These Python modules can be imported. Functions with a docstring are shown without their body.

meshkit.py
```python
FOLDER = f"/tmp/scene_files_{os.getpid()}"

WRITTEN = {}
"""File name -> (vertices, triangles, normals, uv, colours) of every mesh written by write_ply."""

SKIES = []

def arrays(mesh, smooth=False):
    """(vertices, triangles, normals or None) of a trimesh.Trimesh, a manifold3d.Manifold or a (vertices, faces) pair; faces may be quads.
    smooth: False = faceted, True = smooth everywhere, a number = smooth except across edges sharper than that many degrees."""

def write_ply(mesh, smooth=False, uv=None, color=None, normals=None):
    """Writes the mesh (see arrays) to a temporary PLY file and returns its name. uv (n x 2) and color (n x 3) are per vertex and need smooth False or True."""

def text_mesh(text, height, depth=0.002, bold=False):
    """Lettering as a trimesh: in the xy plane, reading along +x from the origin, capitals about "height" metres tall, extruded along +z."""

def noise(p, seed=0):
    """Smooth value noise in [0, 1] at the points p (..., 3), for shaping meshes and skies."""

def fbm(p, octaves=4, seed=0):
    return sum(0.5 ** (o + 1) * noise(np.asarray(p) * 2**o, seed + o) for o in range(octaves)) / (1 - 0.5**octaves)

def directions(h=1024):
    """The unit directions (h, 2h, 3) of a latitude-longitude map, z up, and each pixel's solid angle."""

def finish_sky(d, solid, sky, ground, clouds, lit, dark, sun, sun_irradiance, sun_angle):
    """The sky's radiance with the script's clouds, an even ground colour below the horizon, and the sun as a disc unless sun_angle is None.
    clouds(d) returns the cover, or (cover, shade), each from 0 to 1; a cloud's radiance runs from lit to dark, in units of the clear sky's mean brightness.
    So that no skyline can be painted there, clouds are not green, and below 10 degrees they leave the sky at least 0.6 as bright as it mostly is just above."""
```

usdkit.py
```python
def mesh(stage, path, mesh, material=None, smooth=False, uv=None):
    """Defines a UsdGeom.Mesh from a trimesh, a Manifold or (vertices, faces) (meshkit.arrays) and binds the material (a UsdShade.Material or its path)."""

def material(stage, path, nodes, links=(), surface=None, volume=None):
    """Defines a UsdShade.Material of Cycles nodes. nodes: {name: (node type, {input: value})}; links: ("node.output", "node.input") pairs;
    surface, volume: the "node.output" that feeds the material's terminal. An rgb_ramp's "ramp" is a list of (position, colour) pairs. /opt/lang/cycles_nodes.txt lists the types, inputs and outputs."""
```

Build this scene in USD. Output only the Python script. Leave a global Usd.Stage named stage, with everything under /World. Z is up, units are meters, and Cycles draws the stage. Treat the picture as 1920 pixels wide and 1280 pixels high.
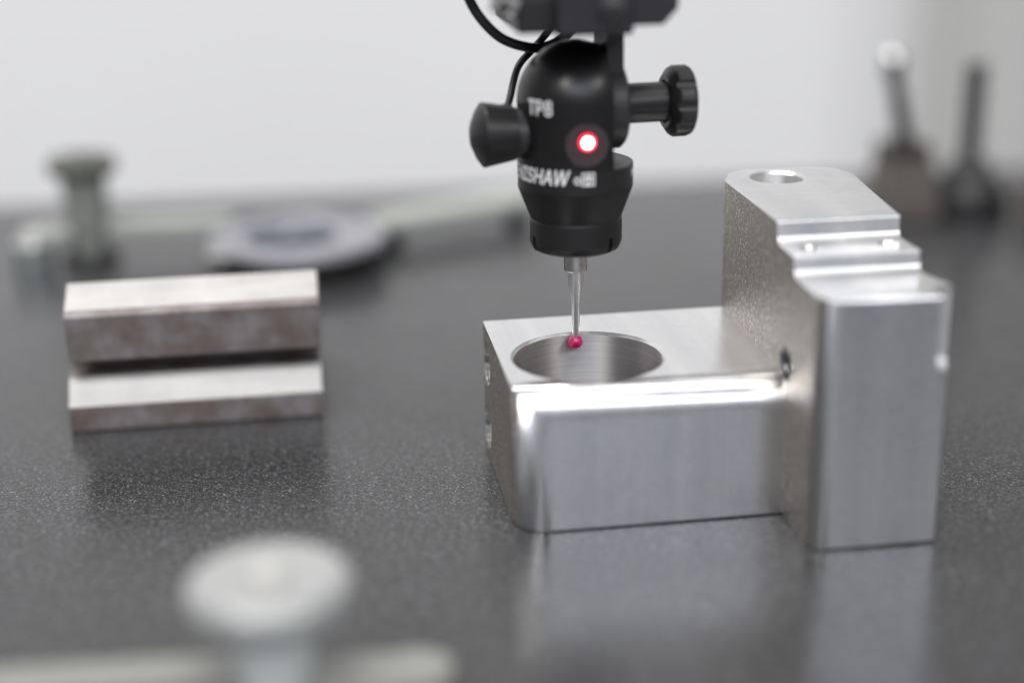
import math, random
import numpy as np, trimesh, manifold3d as m3
from manifold3d import Manifold, CrossSection
from pxr import Usd, UsdGeom, UsdLux, UsdShade, Gf, Sdf, Vt
from scipy.sparse import coo_matrix
from scipy.sparse.csgraph import connected_components
import usdkit, meshkit

random.seed(7)
stage = Usd.Stage.CreateInMemory()
UsdGeom.SetStageUpAxis(stage, "Z")
UsdGeom.SetStageMetersPerUnit(stage, 1.0)
UsdGeom.Xform.Define(stage, "/World")
UsdGeom.Scope.Define(stage, "/World/Looks")
MM = 0.001

# ---------------------------------------------------------------- camera
cam = UsdGeom.Camera.Define(stage, "/World/camera")
FW = np.array([0.13409295, 0.93801305, -0.31961008])
RT = np.array([0.98896458, -0.14717243, -0.01700974])
UP = np.array([0.06299315, 0.31380216, 0.94739647])
C = np.array([-25.00983723, -174.00268392, 85.66177783]) * MM
M = Gf.Matrix4d(*RT, 0, *UP, 0, *(-FW), 0, *C, 1)
cam.AddTransformOp().Set(M)
cam.CreateHorizontalApertureAttr(36.0)
cam.CreateVerticalApertureAttr(24.0)
cam.CreateFocalLengthAttr(36.0 * 2822.157 / 1920)
cam.CreateFStopAttr(5.0)
cam.CreateFocusDistanceAttr(0.2085)
cam.CreateClippingRangeAttr(Gf.Vec2f(0.01, 50.0))
cam.CreateExposureAttr(0.0)

# ---------------------------------------------------------------- light: an evenly grey room and its ceiling lamps
dome = UsdLux.DomeLight.Define(stage, "/World/sky")
dome.GetPrim().SetCustomDataByKey("kind", "structure")
dm = usdkit.material(stage, "/World/Looks/room_air", {"b": ("background_shader", {"color": (0.96, 0.975, 1.055), "strength": 0.28})}, surface="b.Background")
UsdShade.MaterialBindingAPI.Apply(dome.GetPrim()).Bind(dm)

def ceiling_lamp(name, pos, target, w, h, power, color=(1, 0.985, 0.96)):
    l = UsdLux.RectLight.Define(stage, "/World/" + name)
    l.CreateWidthAttr(w); l.CreateHeightAttr(h)
    l.CreateIntensityAttr(power)
    l.CreateColorAttr(Gf.Vec3f(*color))
    p, t = np.array(pos, float), np.array(target, float)
    z = (p - t) / np.linalg.norm(p - t)
    x = np.cross([0, 1, 0.001], z); x /= np.linalg.norm(x)
    y = np.cross(z, x)
    l.AddTransformOp().Set(Gf.Matrix4d(*x, 0, *y, 0, *z, 0, *p, 1))
    return l

ceiling_lamp("ceiling_lamp", (0.02, -0.54, 1.35), (0.02, -0.54, 0), 0.85, 0.36, 8.5)
ceiling_lamp("ceiling_lamp_001", (-0.40, 0.30, 1.55), (-0.40, 0.30, 0), 1.2, 0.30, 16.5, (1.0, 0.975, 0.935))
ceiling_lamp("ceiling_lamp_002", (-1.05, -1.45, 1.55), (-1.05, -1.45, 0), 0.5, 0.9, 17.0)
ceiling_lamp("ceiling_lamp_003", (1.35, -1.45, 1.35), (1.35, -1.45, 0), 0.5, 0.9, 13.0)

for k, (y, d) in enumerate(((-2.5, 0.5), (-3.9, 0.7))):
    ceiling_lamp(f"ceiling_lamp_{k + 4:03d}", (0.0, y, 1.55), (0.0, y, 0), 3.2, d, 7.6, (0.93, 0.965, 1.09))

# ---------------------------------------------------------------- materials
def mat(name, nodes, links=(), surface="p.BSDF"):
    return usdkit.material(stage, "/World/Looks/" + name, nodes, links, surface=surface)

POS = {"g": ("geometry", {})}

def granite():
    return mat("black_granite", {
        **POS,
        "w": ("noise_texture", {"scale": 900.0, "detail": 2.0}),
        "wm": ("vector_math", {"math_type": "multiply_add", "vector2": (0.0007, 0.0007, 0.0)}),
        "v1": ("voronoi_texture", {"scale": 1900.0}), "v2": ("voronoi_texture", {"scale": 3600.0}),
        "c1": ("separate_color", {}), "c2": ("separate_color", {}),
        "a1": ("rgb_ramp", {"ramp": [(0.0, (0, 0, 0)), (0.70, (0, 0, 0)), (0.82, (0.35, 0.35, 0.35)), (1.0, (1, 1, 1))]}),
        "a2": ("rgb_ramp", {"ramp": [(0.0, (0, 0, 0)), (0.35, (0, 0, 0)), (1.0, (0.9, 0.9, 0.9))]}),
        "d1": ("map_range", {"range_type": "smoothstep", "from_min": 0.42, "from_max": 0.16, "to_min": 0.0, "to_max": 1.0}),
        "d2": ("map_range", {"range_type": "smoothstep", "from_min": 0.50, "from_max": 0.22, "to_min": 0.0, "to_max": 1.0}),
        "m1": ("math", {"math_type": "multiply"}), "m2": ("math", {"math_type": "multiply"}), "mm": ("math", {"math_type": "maximum"}),
        "n2": ("noise_texture", {"scale": 1300.0, "detail": 5.0, "roughness": 0.7}),
        "r2": ("rgb_ramp", {"ramp": [(0.30, (0.013, 0.013, 0.0137)), (0.5, (0.027, 0.027, 0.0281)), (0.62, (0.056, 0.057, 0.0593)), (0.75, (0.145, 0.149, 0.157))]}),
        "mx": ("mix", {"color2": (0.19, 0.197, 0.21)}),
        "n3": ("noise_texture", {"scale": 45.0, "detail": 4.0, "roughness": 0.6}),
        "rr": ("map_range", {"from_min": 0.3, "from_max": 0.7, "to_min": 0.20, "to_max": 0.29}),
        "p": ("principled_bsdf", {"ior": 1.44}),
    }, [("g.position", "w.vector"), ("w.color", "wm.vector1"), ("g.position", "wm.vector3"), ("wm.vector", "v1.vector"), ("wm.vector", "v2.vector"), ("g.position", "n2.vector"), ("g.position", "n3.vector"),
        ("v1.color", "c1.color"), ("v2.color", "c2.color"), ("c1.r", "a1.fac"), ("c2.r", "a2.fac"), ("v1.distance", "d1.value"), ("v2.distance", "d2.value"),
        ("a1.color", "m1.value1"), ("d1.result", "m1.value2"), ("a2.color", "m2.value1"), ("d2.result", "m2.value2"), ("m1.value", "mm.value1"), ("m2.value", "mm.value2"),
        ("n2.fac", "r2.fac"), ("r2.color", "mx.color1"), ("mm.value", "mx.fac"), ("mx.color", "p.base_color"), ("n3.fac", "rr.value"), ("rr.result", "p.roughness")])

def milled(name, base, rough, stretch, bump=0.10, dist=0.00004, rough_faces=False, grit=2900.0, aniso=0.0, vary=0.965, streak=(260, 14, 7)):
    """Machined metal: fine tool lines stretched along one axis; saw-cut left faces are coarser, with their brown reflection and glints painted into the colour."""
    nodes = {
        **POS,
        "m": ("mapping", {"scale": stretch}),
        "n": ("noise_texture", {"scale": 1.0, "detail": 2.0}),
        "n2": ("noise_texture", {"scale": 130.0, "detail": 4.0, "roughness": 0.6}),
        "rr": ("map_range", {"from_min": 0.3, "from_max": 0.7, "to_min": rough - 0.02, "to_max": rough + 0.025}),
        "rc0": ("rgb_ramp", {"ramp": [(0.25, tuple(c * vary for c in base)), (0.75, base)]}),
        "sm": ("mapping", {"scale": streak}), "sn": ("noise_texture", {"scale": 1.0, "detail": 3.0, "roughness": 0.6}),
        "sr": ("rgb_ramp", {"ramp": [(0.3, (0.88, 0.885, 0.90)), (0.7, (1.05, 1.05, 1.045))]}),
        "rc": ("mix", {"mix_type": "multiply", "fac": 1.0}),
        "b": ("bump", {"strength": bump, "distance": dist}),
        "p": ("principled_bsdf", {"metallic": 1.0, **({"anisotropic": aniso} if aniso else {})}),
    }
    links = [("g.position", "m.vector"), ("m.vector", "n.vector"), ("g.position", "n2.vector"), ("n2.fac", "rr.value"), ("n2.fac", "rc0.fac"), ("rc0.color", "rc.color1"), ("sr.color", "rc.color2"), ("g.position", "sm.vector"), ("sm.vector", "sn.vector"), ("sn.fac", "sr.fac"), ("n.fac", "b.height")]
    if aniso:
        nodes["tz"] = ("vector_math", {"math_type": "add", "vector1": (0.0, 0.0, 1.0), "vector2": (0.0, 0.0, 0.0)})
        nodes["tm"] = ("vector_math", {"math_type": "multiply_add", "vector2": (0.0, 0.0, 0.0)})
        nodes["tz"][1]["vector2"] = (0.0, 0.0, 0.0)
        links += [("g.position", "tm.vector1"), ("tz.vector", "tm.vector3"), ("tm.vector", "p.tangent")]
    if rough_faces:
        nodes |= {
            "s": ("separate_xyz", {}),
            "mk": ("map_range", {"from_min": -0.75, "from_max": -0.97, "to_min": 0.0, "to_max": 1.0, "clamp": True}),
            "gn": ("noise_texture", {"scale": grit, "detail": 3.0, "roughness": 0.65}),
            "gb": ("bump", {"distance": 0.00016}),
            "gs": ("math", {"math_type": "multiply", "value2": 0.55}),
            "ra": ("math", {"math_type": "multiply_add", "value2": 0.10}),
            "sp": ("rgb_ramp", {"ramp": [(0.30, (0.34, 0.31, 0.275)), (0.53, (0.50, 0.465, 0.42)), (0.64, (0.86, 0.80, 0.72)), (0.72, (1.0, 0.96, 0.88))]}),  # reflected brown tone and sparkle of the cut faces, painted as colour
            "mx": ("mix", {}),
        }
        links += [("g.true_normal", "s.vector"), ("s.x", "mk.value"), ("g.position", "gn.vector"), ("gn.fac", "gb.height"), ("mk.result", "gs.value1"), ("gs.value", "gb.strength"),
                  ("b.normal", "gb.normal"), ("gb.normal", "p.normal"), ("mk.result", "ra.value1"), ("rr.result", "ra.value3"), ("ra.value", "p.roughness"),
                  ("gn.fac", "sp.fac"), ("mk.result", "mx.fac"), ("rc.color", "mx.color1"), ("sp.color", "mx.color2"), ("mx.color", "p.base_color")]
    else:
        links += [("b.normal", "p.normal"), ("rr.result", "p.roughness"), ("rc.color", "p.base_color")]
    return mat(name, nodes, links)

def plain(name, base, rough, metallic=0.0, bump=0.0, scale=3000.0, dist=0.00005, **kw):
    nodes = {**POS, "n": ("noise_texture", {"scale": scale, "detail": 3.0}),
             "rr": ("map_range", {"from_min": 0.3, "from_max": 0.7, "to_min": max(rough - 0.05, 0.02), "to_max": rough + 0.05}),
             "n2": ("noise_texture", {"scale": 220.0, "detail": 3.0}),
             "b": ("bump", {"strength": bump, "distance": dist}),
             "p": ("principled_bsdf", {"base_color": base, "metallic": metallic, **kw})}
    links = [("g.position", "n.vector"), ("g.position", "n2.vector"), ("n2.fac", "rr.value"), ("rr.result", "p.roughness")]
    if bump:
        links += [("n.fac", "b.height"), ("b.normal", "p.normal")]
    return mat(name, nodes, links)

def rusty():
    return mat("brown_scaled_steel", {
        **POS,
        "n": ("noise_texture", {"scale": 170.0, "detail": 6.0, "roughness": 0.6}),
        "n2": ("noise_texture", {"scale": 2400.0, "detail": 3.0}),
        "rc": ("rgb_ramp", {"ramp": [(0.30, (0.15, 0.115, 0.10)), (0.48, (0.20, 0.17, 0.158)), (0.62, (0.27, 0.25, 0.25)), (0.8, (0.33, 0.32, 0.325))]}),
        "b": ("bump", {"strength": 0.3, "distance": 0.0001}),
        "p": ("principled_bsdf", {"metallic": 0.55, "roughness": 0.55}),
    }, [("g.position", "n.vector"), ("g.position", "n2.vector"), ("n.fac", "rc.fac"), ("rc.color", "p.base_color"), ("n2.fac", "b.height"), ("b.normal", "p.normal")])

def emit(name, col, s):
    return mat(name, {"e": ("emission", {"color": col, "strength": s})}, surface="e.emission")

GRAN = granite()
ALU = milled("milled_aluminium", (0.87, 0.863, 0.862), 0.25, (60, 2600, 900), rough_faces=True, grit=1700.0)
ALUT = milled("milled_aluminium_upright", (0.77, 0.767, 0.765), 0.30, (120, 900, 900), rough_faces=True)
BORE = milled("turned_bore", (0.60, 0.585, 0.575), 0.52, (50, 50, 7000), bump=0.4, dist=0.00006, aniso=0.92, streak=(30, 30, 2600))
DRILL = milled("drilled_hole", (0.80, 0.80, 0.79), 0.48, (900, 900, 2200), bump=0.25, dist=0.00005, aniso=0.7)
DRILLX = milled("tapped_hole", (0.62, 0.62, 0.61), 0.22, (2200, 900, 900))
STEM = plain("stylus_steel", (0.80, 0.79, 0.78), 0.38, 1.0)
RECESS = plain("recess_sheen", (0.55, 0.545, 0.53), 0.5, 0.6)  # separate finish stands in for light reflected inside the corner recess
STEEL = plain("polished_steel", (0.78, 0.77, 0.755), 0.22, 1.0)
CHROME = plain("chrome_ball", (0.74, 0.74, 0.74), 0.05, 1.0)
GROUND = milled("ground_steel", (0.41, 0.405, 0.40), 0.46, (70, 2500, 2500), vary=0.72, streak=(40, 600, 600))
RUST = rusty()
BLACK = plain("black_anodised", (0.014, 0.0135, 0.014), 0.40, 0.0, bump=0.12, scale=4200.0, dist=0.00004)
BLACKG = plain("black_satin_dome", (0.010, 0.0095, 0.010), 0.33, 0.0, bump=0.05, scale=4200.0, dist=0.00003)
CHARC = plain("charcoal_metal", (0.035, 0.034, 0.036), 0.42)
CAST = plain("black_cast_bracket", (0.022, 0.022, 0.026), 0.42)
RUBBER = plain("black_rubber", (0.012, 0.012, 0.013), 0.38)
LEDGE = plain("grey_ledge", (0.09, 0.088, 0.085), 0.5)  # even grey for the collar top, lighter than the collar
PRINT = plain("white_print", (0.90, 0.90, 0.89), 0.55)
LENS = plain("smoky_lens", (0.06, 0.042, 0.045), 0.30)
RUBY = mat("ruby", {"p": ("principled_bsdf", {"base_color": (0.86, 0.006, 0.22), "roughness": 0.02, "transmission_weight": 0.7, "ior": 1.76})})
LED = emit("led_core_glow", (1.0, 0.55, 0.55), 9.0)
LEDR = emit("led_rim_glow", (1.0, 0.004, 0.035), 3.2)
PAINT = plain("pale_grey_green_paint", (0.22, 0.225, 0.207), 0.34)
PAINTK = plain("pale_knob_paint", (0.30, 0.307, 0.30), 0.15, coat_weight=1.0, coat_roughness=0.12)
HUBP = plain("lit_knob_hub", (0.46, 0.45, 0.43), 0.3)  # knob paint lightened so that the hub looks lit from above
ZINC = plain("zinc_stem", (0.55, 0.59, 0.57), 0.30, 0.9)
PAINTZ = plain("pale_green_stem", (0.52, 0.55, 0.53), 0.24)
PAINTB = plain("pale_green_strap", (0.35, 0.365, 0.335), 0.4)
ZINCD = plain("tarnished_stem", (0.21, 0.22, 0.20), 0.45)
OLIVE = plain("dull_olive_knob", (0.085, 0.09, 0.072), 0.5)
BROWN = plain("brown_block", (0.105, 0.088, 0.08), 0.5)
DARKB = plain("dark_brown", (0.035, 0.028, 0.025), 0.5)
DIALF = plain("silver_dial_ring", (0.36, 0.36, 0.39), 0.38, 0.6)
DIALB = plain("slate_dial_face", (0.035, 0.045, 0.065), 0.55)
WALLM = mat("white_wall", {**POS, "n": ("noise_texture", {"scale": 1.6, "detail": 2.0}),
            "rc": ("rgb_ramp", {"ramp": [(0.35, (0.80, 0.80, 0.795)), (0.65, (0.86, 0.86, 0.86))]}),
            "p": ("principled_bsdf", {"roughness": 0.7})}, [("g.position", "n.vector"), ("n.fac", "rc.fac"), ("rc.color", "p.base_color")])

# ---------------------------------------------------------------- helpers
used = {}
def numbered(path):
    n = used.get(path, -1) + 1
    used[path] = n
    return path if n == 0 else f"{path}_{n:03d}"

def tag(prim, label=None, cat=None, group=None, kind=None):
    for k, v in (("label", label), ("category", cat), ("group", group), ("kind", kind)):
        if v: prim.SetCustomDataByKey(k, v)
    return prim

def thing(name, label, cat, loc=(0, 0, 0), rotz=0.0, group=None):
    x = UsdGeom.Xform.Define(stage, numbered("/World/" + name))
    x.AddTranslateOp().Set(Gf.Vec3d(*[c * MM for c in loc]))
    if rotz: x.AddRotateZOp().Set(rotz)
    return tag(x.GetPrim(), label, cat, group)

def shade(v, f, angle, flat_area=3.0, flat_width=0.9):
    """Vertex-split mesh with normals: large flats keep their own normal, so that fillets run into them without smearing."""
    tm = trimesh.Trimesh(v, f, process=False); tm.merge_vertices(digits_vertex=5)
    tm.update_faces(tm.nondegenerate_faces(height=1e-7))
    F, V, fn, fa = tm.faces, tm.vertices, tm.face_normals, tm.area_faces
    adj, ang = tm.face_adjacency, tm.face_adjacency_angles
    def groups(limit):
        e = adj[ang < limit]
        g = coo_matrix((np.ones(len(e)), (e[:, 0], e[:, 1])), shape=(len(F), len(F)))
        return connected_components(g, directed=False)[1]
    flat = groups(math.radians(0.6))
    area = np.bincount(flat, fa)
    lo, hi = np.full((flat.max() + 1, 3), 1e9), np.full((flat.max() + 1, 3), -1e9)
    for k in range(3):
        np.minimum.at(lo, flat, V[F[:, k]]); np.maximum.at(hi, flat, V[F[:, k]])
    big = (area > flat_area) & (area / np.linalg.norm(hi - lo, axis=1) > flat_width)
    isbig = big[flat]
    soft = groups(math.radians(angle))
    keys = np.stack([F.ravel(), np.repeat(soft, 3)], 1)
    u, inv = np.unique(keys, axis=0, return_inverse=True); inv = inv.ravel()
    nrm = np.zeros((len(u), 3)); np.add.at(nrm, inv, np.repeat(fn * fa[:, None], 3, 0))
    bn = np.zeros((len(u), 3)); ci = np.repeat(isbig, 3)
    np.add.at(bn, inv[ci], np.repeat(fn * fa[:, None], 3, 0)[ci])
    has = np.linalg.norm(bn, axis=1) > 0
    nrm[has] = bn[has]
    cn = nrm[inv]; cn /= np.maximum(np.linalg.norm(cn, axis=1, keepdims=True), 1e-12)
    cn[ci] = np.repeat(fn, 3, 0)[ci]
    far = (cn * np.repeat(fn, 3, 0)).sum(1) < math.cos(math.radians(50))
    cn[far] = np.repeat(fn, 3, 0)[far]
    allv = np.hstack([V[F.ravel()], cn])
    q, inv = np.unique(np.round(allv, 5), axis=0, return_inverse=True)
    return q[:, :3], inv.reshape(-1, 3), q[:, 3:] / np.maximum(np.linalg.norm(q[:, 3:], axis=1, keepdims=True), 1e-12)

def obj(name, mesh, material, parent=None, smooth=30, label=None):
    """Meshes are in millimetres; one Mesh prim each."""
    base = str(parent.GetPath()) if parent is not None else "/World"
    v, f, _ = meshkit.arrays(mesh)
    if smooth and smooth is not True:
        v, f, n = shade(np.asarray(v, float), f, smooth)
        m = usdkit.mesh(stage, numbered(base + "/" + name), (v * MM, f), material, smooth=False)
        m.CreateNormalsAttr(Vt.Vec3fArray.FromNumpy(n.astype(np.float32))); m.SetNormalsInterpolation("vertex")
    else:
        m = usdkit.mesh(stage, numbered(base + "/" + name), (np.asarray(v, float) * MM, f), material, smooth=smooth)
    if label: m.GetPrim().SetCustomDataByKey("label", label)
    return m.GetPrim()

def mani_tm(m):
    a = m.to_mesh()
    return trimesh.Trimesh(a.vert_properties[:, :3], a.tri_verts, process=False)

def lathe(profile, n=96):
    """Closed solid of revolution about z from (r, z) points, bottom to top."""
    pts = [(0, profile[0][1])] + [tuple(p) for p in profile] + [(0, profile[-1][1])]
    pts = [p for i, p in enumerate(pts) if i == 0 or p != pts[i - 1]]
    cs = CrossSection([np.array(pts)], m3.FillRule.NonZero)
    return cs.revolve(n)

def fillet(pts, n=8):
    """pts: (x, y, radius); returns a polygon with rounded corners."""
    out, N = [], len(pts)
    for i, (x, y, r) in enumerate(pts):
        p = np.array([x, y]); a = np.array(pts[i - 1][:2]) - p; b = np.array(pts[(i + 1) % N][:2]) - p
        if r <= 0: out.append(p); continue
        la, lb = np.linalg.norm(a), np.linalg.norm(b); a, b = a / la, b / lb
        ang = math.acos(np.clip(a @ b, -1, 1))
        t = min(r / math.tan(ang / 2), la * .49, lb * .49); r = t * math.tan(ang / 2)
        c = p + (a + b) / np.linalg.norm(a + b) * r / math.sin(ang / 2)
        s, e = p + a * t, p + b * t
        a0, a1 = math.atan2(*(s - c)[::-1]), math.atan2(*(e - c)[::-1])
        d = (a1 - a0 + math.pi) % (2 * math.pi) - math.pi
        out += [c + r * np.array([math.cos(a0 + d * k / n), math.sin(a0 + d * k / n)]) for k in range(n + 1)]
    return np.array(out)

def ext(poly, h):
    cs = CrossSection([np.asarray(poly, float)], m3.FillRule.Positive)
    if cs.area() < 1e-9: cs = CrossSection([np.asarray(poly, float)[::-1]], m3.FillRule.Positive)
    return cs.extrude(h)

def xprism(yz, x0, x1):
    """Extrudes a (y, z) outline along x."""
    m = ext(yz, x1 - x0)           # (y, z, x) -> cyclic
    return m.transform(np.array([[0, 0, 1, x0], [1, 0, 0, 0], [0, 1, 0, 0]], float))

def cyl(r, h, r2=None, n=64): return Manifold.cylinder(h, r, r if r2 is None else r2, n)
def box(x0, x1, y0, y1, z0, z1): return Manifold.cube((x1 - x0, y1 - y0, z1 - z0)).translate((x0, y0, z0))

def rbox(x0, x1, y0, y1, z0, z1, r=0.5, n=12):
    s = Manifold.sphere(r, n)
    return Manifold.batch_hull([s.translate((x, y, z)) for x in (x0 + r, x1 - r) for y in (y0 + r, y1 - r) for z in (z0 + r, z1 - r)])

def frame(z, origin, up=(0, 0, 1)):
    z = np.array(z, float); z /= np.linalg.norm(z)
    x = np.cross(up, z)
    if np.linalg.norm(x) < 1e-6: x = np.array([1., 0, 0])
    x /= np.linalg.norm(x); y = np.cross(z, x)
    return np.column_stack([x, y, z, np.array(origin, float)])

def along(m, direction, origin): return m.transform(frame(direction, origin))

def tube(points, radius, n=16, per=10):
    """A round cable along a Catmull-Rom curve."""
    P = np.array(points, float); P = np.vstack([2 * P[0] - P[1], P, 2 * P[-1] - P[-2]]); c = []
    for i in range(1, len(P) - 2):
        for t in np.linspace(0, 1, per, endpoint=False):
            a, b, d, e = P[i - 1:i + 3]
            c.append(0.5 * (2 * b + (d - a) * t + (2 * a - 5 * b + 4 * d - e) * t * t + (3 * b - a - 3 * d + e) * t ** 3))
    c = np.array(c + [P[-2]]); T = np.gradient(c, axis=0); T /= np.linalg.norm(T, axis=1)[:, None]
    u = np.cross(T[0], [0.3, 0.2, 1]); u /= np.linalg.norm(u); V = []
    for p, t in zip(c, T):
        u = u - t * (u @ t); u /= np.linalg.norm(u); w = np.cross(t, u)
        V += [p + radius * (math.cos(a) * u + math.sin(a) * w) for a in np.arange(n) * 2 * math.pi / n]
    F = []
    for i in range(len(c) - 1):
        for k in range(n):
            a, b = i * n + k, i * n + (k + 1) % n
            F += [(a, b, b + n), (a, b + n, a + n)]
    V += [c[0], c[-1]]; k0, k1 = len(V) - 2, len(V) - 1; e = (len(c) - 1) * n
    for k in range(n):
        F += [(k0, (k + 1) % n, k), (k1, e + k, e + (k + 1) % n)]
    return trimesh.Trimesh(np.array(V), np.array(F), process=False)

def wrap(mesh, R, theta0, z0, lift=0.03):
    """Bends flat lettering (x along, y up) round a z cylinder of radius R, starting at theta0 (radians)."""
    m = mesh.copy()
    while True:
        e = m.edges_unique_length
        if e.max() < 0.5: break
        m = m.subdivide_to_size(0.48)
    v = m.vertices.copy(); th = theta0 + v[:, 0] / R; r = R + lift + v[:, 2] * 0
    r = R - 0.05 + np.where(v[:, 2] > v[:, 2].mean(), 0.05 + lift, 0)
    m.vertices = np.column_stack([r * np.cos(th), r * np.sin(th), z0 + v[:, 1]])
    return m

def text(s, height, width=None, slant=0.0, bold=True):
    t = meshkit.text_mesh(s, height, depth=0.2, bold=bold)
    v = t.vertices.copy(); v[:, 0] -= v[:, 0].min()
    if width: v[:, 0] *= width / v[:, 0].max()
    v[:, 0] += slant * v[:, 1]
    t.vertices = v
    return t

# ---------------------------------------------------------------- setting: wall and granite table
wall = obj("wall", box(-2600, 2600, 820, 900, -900, 1150), WALLM, smooth=False)
tag(wall, "plain white wall behind the granite table", "wall", kind="structure")
added_panel = obj("added_grey_panel", rbox(398, 1000, 690, 800, -900, 900, 12), plain("added_panel_paint", (0.52, 0.52, 0.50), 0.5))  # added panel, stands in for a soft darkening across the wall
tag(added_panel, "plain light grey panel added to darken the upper right, out of focus in front of the wall", "panel")
def edge_y(x): return 207.5 - 0.0497 * (x + 98.8)
tb = fillet([(-700, -520, 6), (700, -520, 6), (700, edge_y(700), 3), (-700, edge_y(-700), 3)])
prof = ext(tb, 79.0).translate((0, 0, -80))
tin = CrossSection([tb]).offset(-0.8, m3.JoinType.Round)
table = Manifold.batch_hull([prof, tin.extrude(79.9).translate((0, 0, -79.9))])
t_ = obj("granite_surface_plate", table, GRAN, smooth=25)
tag(t_, "dark speckled granite surface plate everything stands on", "surface plate", kind="structure")

# ---------------------------------------------------------------- machined aluminium block
L, W, D, H1 = 35.34, 16.25, 30.36, 19.42
blk = thing("machined_block", "L-shaped bright aluminium block with large bore, under the black probe", "metal block")
plan = fillet([(0, 0, 4.6), (L + 0.4, 0, 0), (L + 0.4, D, 0), (0, D, 0.3)], 14)
yz = fillet([(0, 0.15, 0.15), (D, 0.15, 0.15), (D, H1, 0.2), (0, H1, 4.6)], 14)
arm = ext(plan, H1 + 1) ^ xprism(yz, -1, L + 2)
BX, BY, BR = 11.859, 12.5735, 10.0
bore_c = lambda r, z0, z1: cyl(r, z1 - z0, n=160).translate((BX, BY, z0))
arm -= bore_c(BR, -1, 30)
arm -= Manifold.cylinder(0.35, BR, BR + 0.35, 160).translate((BX, BY, H1 - 0.34))
HOLES = [(26.5, 14.3), (26.5, 4.7)]
for y, z in HOLES:
    arm -= along(cyl(1.7, 30, n=48), (1, 0, 0), (-1, y, z))
    arm -= along(cyl(3.2, 4.2, n=48), (1, 0, 0), (-1, y, z))
SH = (0.9, 20.7, 2.35)
arm -= along(cyl(SH[2], 3.0, n=48), (1, 0, 0), (L - 0.8, SH[0], SH[1]))
# upright
uz = fillet([(-11.5, 0.15, 0.3), (30.4 + 8, 0.15, 0.2), (30.4 + 8, 38.05, 0.25), (6.45, 38.05, 0.3), (5.9, 35.22, 1.2), (-0.55, 35.27, 0.3), (-1.1, 32.72, 1.2), (-11.5, 32.72, 0.7)], 9)
uplan = fillet([(L, -11.5, 2.6), (L + W, -11.5, 0.3), (52.95, -8.0, 0.3), (51.75, -3.0, 0), (51.7, 6, 0), (54.6, 31.0, 1.5), (53.4, 34.6, 2.0), (50.6, 36.3, 2.0), (40.0, 36.5, 1.5), (37.3, 35.0, 1.2), (L, 30.4, 0.6)], 12)
up = ext(uplan, 45) ^ xprism(uz, L - 1, 60)
ch = rbox(50.1, 56, -16, -8.2, 23.2, 45, 0.5)
up -= ch
up -= cyl(3.75, 12, n=72).translate((43.4, 31.3, 28))
up -= Manifold.cylinder(0.3, 3.75, 4.05, 72).translate((43.4, 31.3, 37.76))
up -= along(cyl(SH[2], 12, n=48), (1, 0, 0), (L - 1, SH[0], SH[1]))
SCREWS = [(38.6, 3.0), (49.0, 3.2)]
for x, y in SCREWS:
    up -= cyl(1.05, 6, n=32).translate((x, y, 31))
    up -= Manifold.cylinder(0.4, 1.05, 1.45, 32).translate((x, y, 34.86))
obj("arm", arm, ALU, blk, smooth=25)
obj("upright", up, ALUT, blk, smooth=25)
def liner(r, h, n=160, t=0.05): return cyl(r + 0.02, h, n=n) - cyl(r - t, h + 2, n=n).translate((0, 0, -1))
chp = box(50.7, 52.75, -8.27, -8.1, 23.8, 32.0)  # thin plate over the recess face, carries the painted sheen
obj("lit_recess_face", chp, RECESS, blk, smooth=False)
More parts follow.
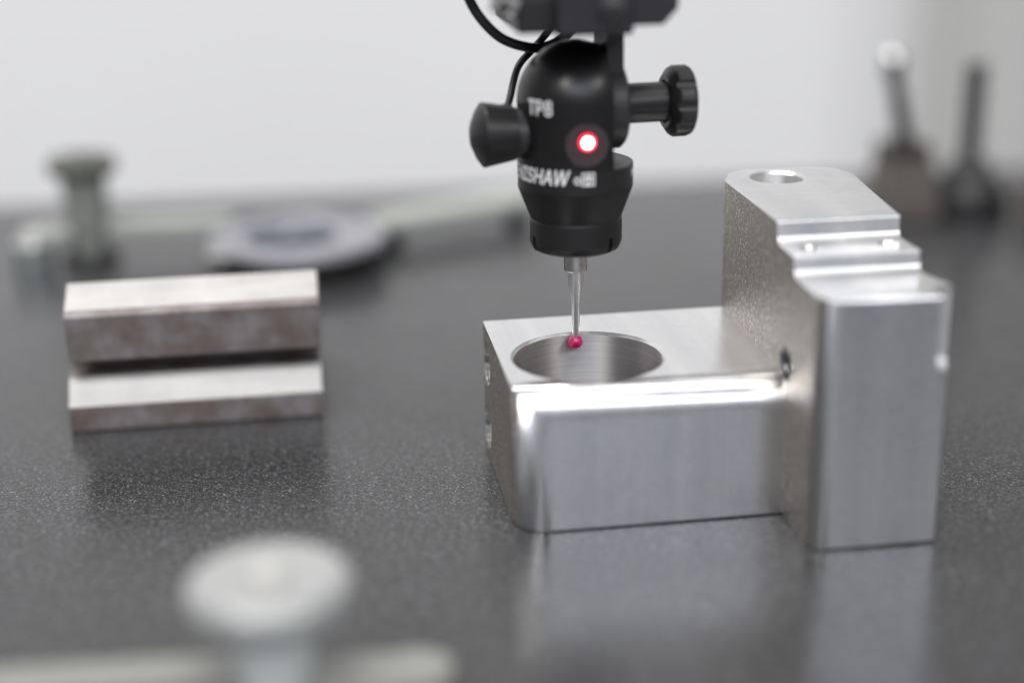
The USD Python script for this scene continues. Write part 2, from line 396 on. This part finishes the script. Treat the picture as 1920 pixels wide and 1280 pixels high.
obj("bore_wall", liner(BR, H1 - 0.7).translate((BX, BY, 0.3)), BORE, blk, smooth=25)
obj("lug_hole", liner(3.75, 9.6, 72).translate((43.4, 31.3, 28.1)), DRILL, blk, smooth=25)
for y, z in HOLES:
    rings = liner(3.2, 3.0, 48)
    for k in range(3): rings += (cyl(3.22, 0.3, n=48) - cyl(2.85, 2, n=48).translate((0, 0, -0.5))).translate((0, 0, 0.5 + k * 0.8))
    obj("end_hole", along(rings, (1, 0, 0), (0.12, y, z)), DRILLX, blk, smooth=25)
rings = liner(SH[2], 9, 48)
for k in range(9): rings += (cyl(2.36, 0.25, n=48) - cyl(2.1, 2, n=48).translate((0, 0, -0.5))).translate((0, 0, 0.5 + k * 0.7))
obj("side_hole", along(rings, (1, 0, 0), (L + 0.3, SH[0], SH[1])), DRILLX, blk, smooth=25)
for x, y in SCREWS:
    s = lathe([(0.8, 0), (0.8, 0.25), (0.55, 0.55), (0.2, 0.62)], 32).translate((x, y, 34.3))
    obj("set_screw", s, STEEL, blk, smooth=30)

# ---------------------------------------------------------------- measuring probe
AX, AY = 11.93, 21.47
PIVD = 3.5
CAMTH = math.radians(-100.7)                     # the side of the probe that the lettering is centred towards
PIV = math.radians(PIVD)
N = np.array([math.cos(PIV), math.sin(PIV), 0]); PZ = 51.3
def at(s, z=PZ): return np.array([AX, AY, z]) + s * N
probe = thing("touch_probe", "black measuring probe with red light, knob and ruby-tipped stylus over the bore", "probe")
RB = 7.75
obj("stylus_holder", lathe([(5.2, 31.95), (5.9, 32.3), (6.15, 32.9), (6.3, 33.3), (6.3, 36.35), (6.15, 36.5), (6.0, 36.5), (6.0, 36.9)]).translate((AX, AY, 0))
    - box(-0.35, 0.35, -8, -5.6, 32, 34.3).rotate((0, 0, 38)).translate((AX, AY, 0)) - box(-0.35, 0.35, -8, -5.6, 32, 34.3).rotate((0, 0, -72)).translate((AX, AY, 0))
    - box(-0.35, 0.35, -8, -5.6, 32, 34.3).rotate((0, 0, 150)).translate((AX, AY, 0)), BLACK, probe)
obj("lower_cone", lathe([(6.2, 36.62), (6.28, 36.75), (RB, 40.7), (RB, 41.0)]).translate((AX, AY, 0)), BLACK, probe)
obj("base_collar", lathe([(RB, 41.0), (RB, 43.75), (RB - 0.12, 43.9)]).translate((AX, AY, 0)), BLACK, probe)
ZC = 52.3
dome_m = lathe([(RB - 0.02, 43.8)] + [(RB - 0.02, ZC)] + [((RB - 0.02) * math.cos(a), ZC + (RB - 0.02) * math.sin(a)) for a in np.linspace(0.05, 1.5707, 36)], 128)
cut = box(3.4, 20, -20, 20, 43.9, 80).rotate((0, 0, PIVD))
dome_m = (dome_m - cut).translate((AX, AY, 0))
obj("dome_housing", dome_m, BLACKG, probe, smooth=25)
ledge = (cyl(RB - 0.15, 0.06, n=96) ^ box(3.45, 20, -20, 20, -1, 1).rotate((0, 0, PIVD))).translate((AX, AY, 43.89))
obj("collar_ledge", ledge, LEDGE, probe)
# yoke
yk = along(cyl(5.8, 2.2, n=96), N, at(3.45)) + along(Manifold.cylinder(0.45, 5.8, 5.4, 96), N, at(5.65))
yk += Manifold.hull(box(3.45, 5.7, -3.4, 3.4, PZ + 3, 63.4)).rotate((0, 0, PIVD)).translate((AX, AY, 0))
obj("yoke", yk, CHARC, probe, smooth=28)
obj("knob_shaft", along(cyl(2.65, 7.4, n=64), N, at(5.6)), BLACK, probe)
kn = lathe([(3.5, 0), (4.5, 0.7), (4.75, 1.1), (4.75, 2.9), (4.45, 3.35), (3.6, 3.5)], 128)
for k in range(10):
    kn -= cyl(0.9, 8, n=24).translate((5.25 * math.cos(k * math.pi / 5), 5.25 * math.sin(k * math.pi / 5), -1))
kn -= cyl(2.9, 0.5, n=48).translate((0, 0, -0.2)) - cyl(2.66, 2, n=48).translate((0, 0, -0.5))
obj("knob", along(kn, N, at(12.3)), BLACK, probe, smooth=28)
BD = np.array([-0.9971, -0.0763, 0])
bs = lathe([(3.5, 0), (3.55, 0.15), (4.3, 4.2), (4.2, 4.4), (3.2, 5.1), (1.6, 5.8), (0.4, 6.0)], 96)
obj("cable_boss", along(bs, BD, np.array([AX, AY, 48.2]) + BD * 8.3), BLACK, probe, smooth=28)
obj("boss_neck", along(cyl(3.3, 2.7, n=72), BD, np.array([AX, AY, 48.2]) + BD * 5.7), CHARC, probe)
# light
th = CAMTH + math.radians(11.5)
ld = np.array([math.cos(th), math.sin(th), 0]); lp = np.array([AX, AY, 47.45])
obj("light_lens", along(lathe([(2.85, 0), (2.85, 1.7), (2.7, 1.85)], 72), ld, lp + ld * 6.0), LENS, probe)
obj("light_rim", along(lathe([(1.16, 0), (1.14, 0.26), (1.02, 0.34)], 48), ld, lp + ld * 7.8 + np.array([0, 0, 0.5])), LEDR, probe)
obj("light_core", along(lathe([(0.85, 0), (0.82, 0.16), (0.7, 0.28), (0.4, 0.36)], 48), ld, lp + ld * 7.95 + np.array([0, 0, 0.5])), LED, probe)
# lettering
def stick(name, t, off, z, label=None):
    obj(name, wrap(t, RB, CAMTH + math.radians(off), z).apply_translation((AX, AY, 0)), PRINT, probe, smooth=False, label=label)
stick("maker_lettering", text("RENISHAW", 1.9, 11.6, 0.18), -93.0, 42.3)
ringt = mani_tm((cyl(0.5, 0.2, n=32) - cyl(0.36, 1, n=32).translate((0, 0, -.4))).translate((0.5, 0.5, 0)))
stick("registered_mark", trimesh.util.concatenate([ringt, text("R", 0.45, 0.36).apply_translation((0.32, 0.28, 0))]), -1.5, 42.4)
lg = (box(0, 1.75, 0, 1.75, 0, .2) - box(0.16, 1.59, 0.16, 1.59, -1, 1)) + box(0.35, 1.4, 1.15, 1.3, 0, .2) + box(0.8, 0.95, 0.8, 1.59, 0, .2) + box(0.35, 0.55, 0.7, 1.2, 0, .2) + box(1.2, 1.4, 0.7, 1.2, 0, .2) \
    + (cyl(0.5, 0.2, n=32) - cyl(0.34, 1, n=32).translate((0, 0, -.4))).translate((0.88, 0.62, 0)) + box(0.8, 0.96, 0.3, 0.85, 0, .2)
stick("maker_emblem", mani_tm(lg), 6.2, 42.2)
stick("model_lettering", text("TP8", 1.9, 3.9), -51.0, 51.25)
stick("scale_mark", mani_tm(box(0, 0.25, 0, 1.1, 0, .2) + box(0.5, 1.3, 0.45, 0.65, 0, .2)), 74.0, 42.3)
# stylus
def lz(p, m, name, n=64): obj(name, lathe(p, n).translate((AX, AY, 0)), m, probe, smooth=30)
lz([(1.45, 28.75), (1.6, 28.9), (1.6, 31.9), (1.5, 31.97)], STEEL, "stylus_collar")
stem = lathe([(0.44, 19.1), (0.55, 20.6), (0.57, 23.9), (1.02, 26.7), (1.10, 28.5), (1.10, 28.74)], 64).translate((AX, AY, 0))
obj("stylus_stem", stem, STEM, probe, smooth=30)
obj("ruby_ball", trimesh.creation.icosphere(4, 1.0).apply_translation((AX - .05, AY, 18.47)), RUBY, probe, smooth=True)

# ---------------------------------------------------------------- bracket that carries the probe
br = thing("probe_bracket", "black bracket at the top edge holding the probe", "bracket")
obj("bracket_body", Manifold.hull(rbox(7.0, 16.6, 7, 34, 62.2, 90, 0.5) ), CAST, br)
obj("side_cheek", Manifold.batch_hull([rbox(2.6, 7.2, 9.5, 30, 62.4, 64, 0.4), rbox(2.3, 7.2, 8.6, 30, 66.0, 90, 0.4)]), CHARC, br)
obj("side_arm", Manifold.batch_hull([rbox(16.4, 20.6, 7.4, 30, 63.2, 90, 0.4), rbox(16.4, 22.2, 7.4, 30, 64.9, 90, 0.4)]), CAST, br)
obj("round_cap", along(lathe([(1.9, 0), (1.9, 0.5), (1.5, 0.9), (0.7, 1.1)], 48), (-0.1, -1, 0), (13.9, 7.2, 65.4)), CHARC, br)
obj("cap_screw", along(lathe([(0.8, 0), (0.8, 0.3), (0.5, 0.5)], 32), (-0.1, -1, 0), (13.8, 6.2, 65.6)), CHARC, br)
fit = thing("cable_fitting", "shiny steel fitting left of the bracket at the top edge", "fitting")
fd = (-0.75, -0.2, 0.35)
obj("fitting_body", along(lathe([(0.9, 0), (1.5, 0.6), (1.5, 2.6), (1.2, 3.0)], 48), fd, (2.6, 9.5, 65.6)), STEEL, fit)
obj("fitting_nut", along(lathe([(1.75, 0), (1.75, 1.4)], 6), fd, (1.2, 9.1, 66.3)), GROUND, fit, smooth=False)

# ---------------------------------------------------------------- cable
c1 = [(-2.6, 26, 69), (-1.02, 28, 64.9), (0.75, 28, 62.0), (3.5, 28, 59.5), (7.4, 28, 58.25), (10.5, 29.5, 58.5), (13.5, 31, 60.3), (15, 31, 63.5)]
cb = obj("cable", tube(c1, 0.68), RUBBER)
tag(cb, "thick black cable looping down from the top edge behind the probe", "cable")
c2 = [tuple(at(-11.2, 52.6)), (3.4, 25.5, 53.3), (5.4, 28.5, 55.6), (7.8, 29.5, 58.0), (10, 29.8, 60.3), (12.2, 29.5, 63.2)]
c2[0] = (2.2, 20.8, 51.6); c2[1] = (3.4, 24.0, 51.6)
cb = obj("cable", tube(c2, 0.5), RUBBER)
tag(cb, "thin black cable from the conical boss up behind the probe dome", "cable")

# ---------------------------------------------------------------- stepped steel bar on the left
bar = thing("stepped_steel_bar", "brown stepped steel bar with two bright ground bevels, left of the aluminium block", "steel bar")
lower = [(47.3, 0.15), (76, 0.15), (76, 10.9), (56, 10.9), (56, 7.8), (50.7, 7.8), (47.3, 4.0)]
obj("lower_body", xprism(fillet([(y, z, 0.15) for y, z in lower], 3), -61.6, -23.2), RUST, bar, smooth=20)
upper = [(48.4, 11.0), (76, 11.0), (76, 14.0), (57.5, 20.6), (55.0, 21.5), (49.0, 18.75), (48.4, 18.0)]
obj("upper_body", xprism(fillet([(y, z, 0.15) for y, z in upper], 3), -61.0, -23.0), RUST, bar, smooth=20)
def bevel_strip(a, b, x0, x1, t=0.08):
    a, b = np.array(a), np.array(b); d = (b - a) / np.linalg.norm(b - a); n = np.array([-d[1], d[0]])
    a, b = a + d * 0.12, b - d * 0.12
    return xprism(np.array([a + n * t, a - n * 0.3, b - n * 0.3, b + n * t])[::-1], x0 + 0.15, x1 - 0.15)
obj("ground_bevel", bevel_strip((47.3, 4.0), (50.7, 7.8), -61.6, -23.2), GROUND, bar, smooth=False)
obj("ground_bevel", bevel_strip((49.0, 18.75), (55.0, 21.5), -61.0, -23.0), GROUND, bar, smooth=False)

# ---------------------------------------------------------------- clamps (knob on a stem over strap arms)
def clamp(name, label, loc, s, arms, knob_m, zk, sr=1.0):
    t = thing(name, label, "clamp", loc, 0, None)
    R = 8.3 * s
    obj("knob", lathe([(R * .45, zk - 4.6), (R * .8, zk - 3.9), (R * .95, zk - 3.3), (R, zk - 2.2), (R * .985, zk - 1.3), (R * .945, zk - 0.6), (R * .88, zk - 0.15), (R * .80, zk), (R * .62, zk - 0.35), (R * .3, zk - 0.6)], 96), knob_m, t, smooth=40)
    obj("knob_hub", lathe([(1.9 * s, zk - 1.3)] + [(1.9 * s * math.cos(a), zk - 0.5 + 1.5 * math.sin(a)) for a in np.linspace(0, 1.5, 10)], 48), HUBP if knob_m is PAINTK else knob_m, t, smooth=40)
    obj("stem", lathe([(3.6 * sr, 0.1), (3.6 * sr, 5.9), (3.9 * sr, 6.1), (3.9 * sr, zk - 4.3)], 64), PAINTZ if sr == 1.0 else ZINCD, t)
    for a, l0, l1, w, z in arms:
        m = (rbox(l0, l1 - w / 2, -w / 2, w / 2, z - 2.8, z, 0.5) + (cyl(w / 2, 2.8, n=40).translate((l1 - w / 2, 0, z - 2.8)))).rotate((0, 0, a))
        obj("strap_arm", m, PAINT if sr == 1.0 else PAINTB, t, smooth=35)
    obj("foot", lathe([(6.2, 0.1), (6.2, 1.6), (5.6, 2.2)], 64), CHARC, t)
    return t
clamp("strap_clamp", "pale clamp with round dished knob, blurred in the foreground at lower left", (-30.2, -41.6, 0), 1.0, [(177, 3.2, 44, 5.2, 9.0), (-6, 3.2, 17.4, 7.0, 7.8)], PAINTK, 18.6)
clamp("strap_clamp", "dull olive-topped clamp standing far behind the steel bar at left", (-70.0, 150, 0), 0.88, [(-3, 4.2, 31, 7, 8.4), (196, 4.2, 14, 8, 8.0)], OLIVE, 22.6, 1.2)
nut = thing("steel_nut", "small silvery blurred cylinder in front of the olive-topped clamp at far left", "nut", (-80.5, 141, 0))
obj("nut_body", lathe([(3.9, 0.1), (4.0, 0.4), (4.0, 6.6), (3.6, 7.0)], 48), ZINC, nut)
obj("nut_top", lathe([(2.2, 7.02), (2.2, 7.8), (1.8, 8.2)], 40), STEEL, nut)

# ---------------------------------------------------------------- dial lying on its back
dl = thing("dial_gauge", "round silver dial on a black base lying behind the steel bar", "gauge", (-25.6, 136, 0))
obj("base", lathe([(16.2, 0.1), (16.8, 0.5), (17.6, 4.2), (17.6, 5.0)], 96), BLACK, dl)
obj("bezel", lathe([(18.2, 4.6), (18.6, 5.2), (18.3, 6.6), (17.2, 7.2), (14.5, 7.0), (14.2, 6.5)], 128) - cyl(9.5, 6, n=96).translate((-1.5, 0, 5.2)), DIALF, dl, smooth=35)
obj("dial_face", cyl(9.45, 1.9, n=96).translate((-1.5, 0, 5.1)), DIALB, dl)
obj("pointer", box(-8, 5, -0.5, 0.5, 7.02, 7.2).rotate((0, 0, 24)), PAINTK, dl)
obj("hub", lathe([(1.6, 7.0), (1.6, 7.4), (1.0, 7.6)], 32).translate((-1.5, 0, 0)), STEEL, dl)
obj("dial_lug", rbox(-18.5, -12.5, -16, -9, 4.5, 7.6, 0.6), GROUND, dl)
sb = thing("strap_bar", "pale green flat bar resting behind the dial, blurred at the back edge", "bar", (8.5, 156, 0), 24)
obj("bar_body", rbox(-19, 22, -5.5, 5.5, 4.0, 6.6, 0.6), PAINTB, sb)
for x in (-15, 18): obj("bar_foot", lathe([(2.6, 0.1), (2.6, 4.05)], 32).translate((x, 0, 0)), CHARC, sb)

# ---------------------------------------------------------------- fixtures at the back right
lv = thing("lever_fixture", "brown block with a leaning lever rod tipped by a shiny ball, back right", "fixture", (112.2, 148, 0))
obj("block", Manifold.batch_hull([rbox(-7.2, 7.2, -6, 6, 0.1, 6, 0.8), rbox(-5.8, 5.2, -5, 5, 10, 14.2, 0.8)]), BROWN, lv)
obj("block_cap", rbox(-5.6, 4.6, -5, 5, 14.15, 17.8, 0.6), DARKB, lv)
d0, d1 = np.array([-0.2, 0, 17.2]), np.array([-4.1, 0, 34.3])
dd = d1 - d0
obj("lever_rod", along(cyl(2.0, np.linalg.norm(dd), 1.5, 32), dd, d0), BLACK, lv)
obj("lever_socket", along(lathe([(1.3, 0), (2.1, 1.0), (2.1, 3.2), (1.4, 4.2)], 32), dd, d1 - dd * 0.13), BLACK, lv)
obj("lever_ball", trimesh.creation.icosphere(4, 2.6).apply_translation(d1 + np.array([-0.2, 0, 1.9])), CHROME, lv, smooth=True)
ps = thing("post_stand", "dark stand with a thin upright grey post, rightmost at the back", "stand", (127.5, 147, 0))
obj("stand_base", lathe([(9.4, 0.1), (9.4, 4.5), (8.0, 7.5), (6.4, 9.6)], 72), BLACK, ps)
obj("stand_shoulder", lathe([(5.2, 9.62), (4.6, 12.4), (3.4, 13.6)], 48), CHARC, ps)
obj("post", lathe([(2.3, 13.5), (2.3, 34.4), (2.0, 35.0)], 40), CHARC, ps)
obj("clamp_screw", along(lathe([(2.6, 0), (2.6, 2.2), (2.2, 2.6)], 40), (0, -1, 0), (0.5, -6.9, 5.0)), BLACK, ps)
kb = thing("brown_pin", "small reddish brown pin beside the dark stand at right edge", "pin", (139.6, 140, 0))
obj("pin_body", lathe([(3.0, 0.1), (3.0, 5.0), (2.2, 6.0)], 40), BROWN, kb)
obj("pin_head", lathe([(3.4, 6.0), (3.4, 8.2), (2.8, 8.8)], 40), BROWN, kb)
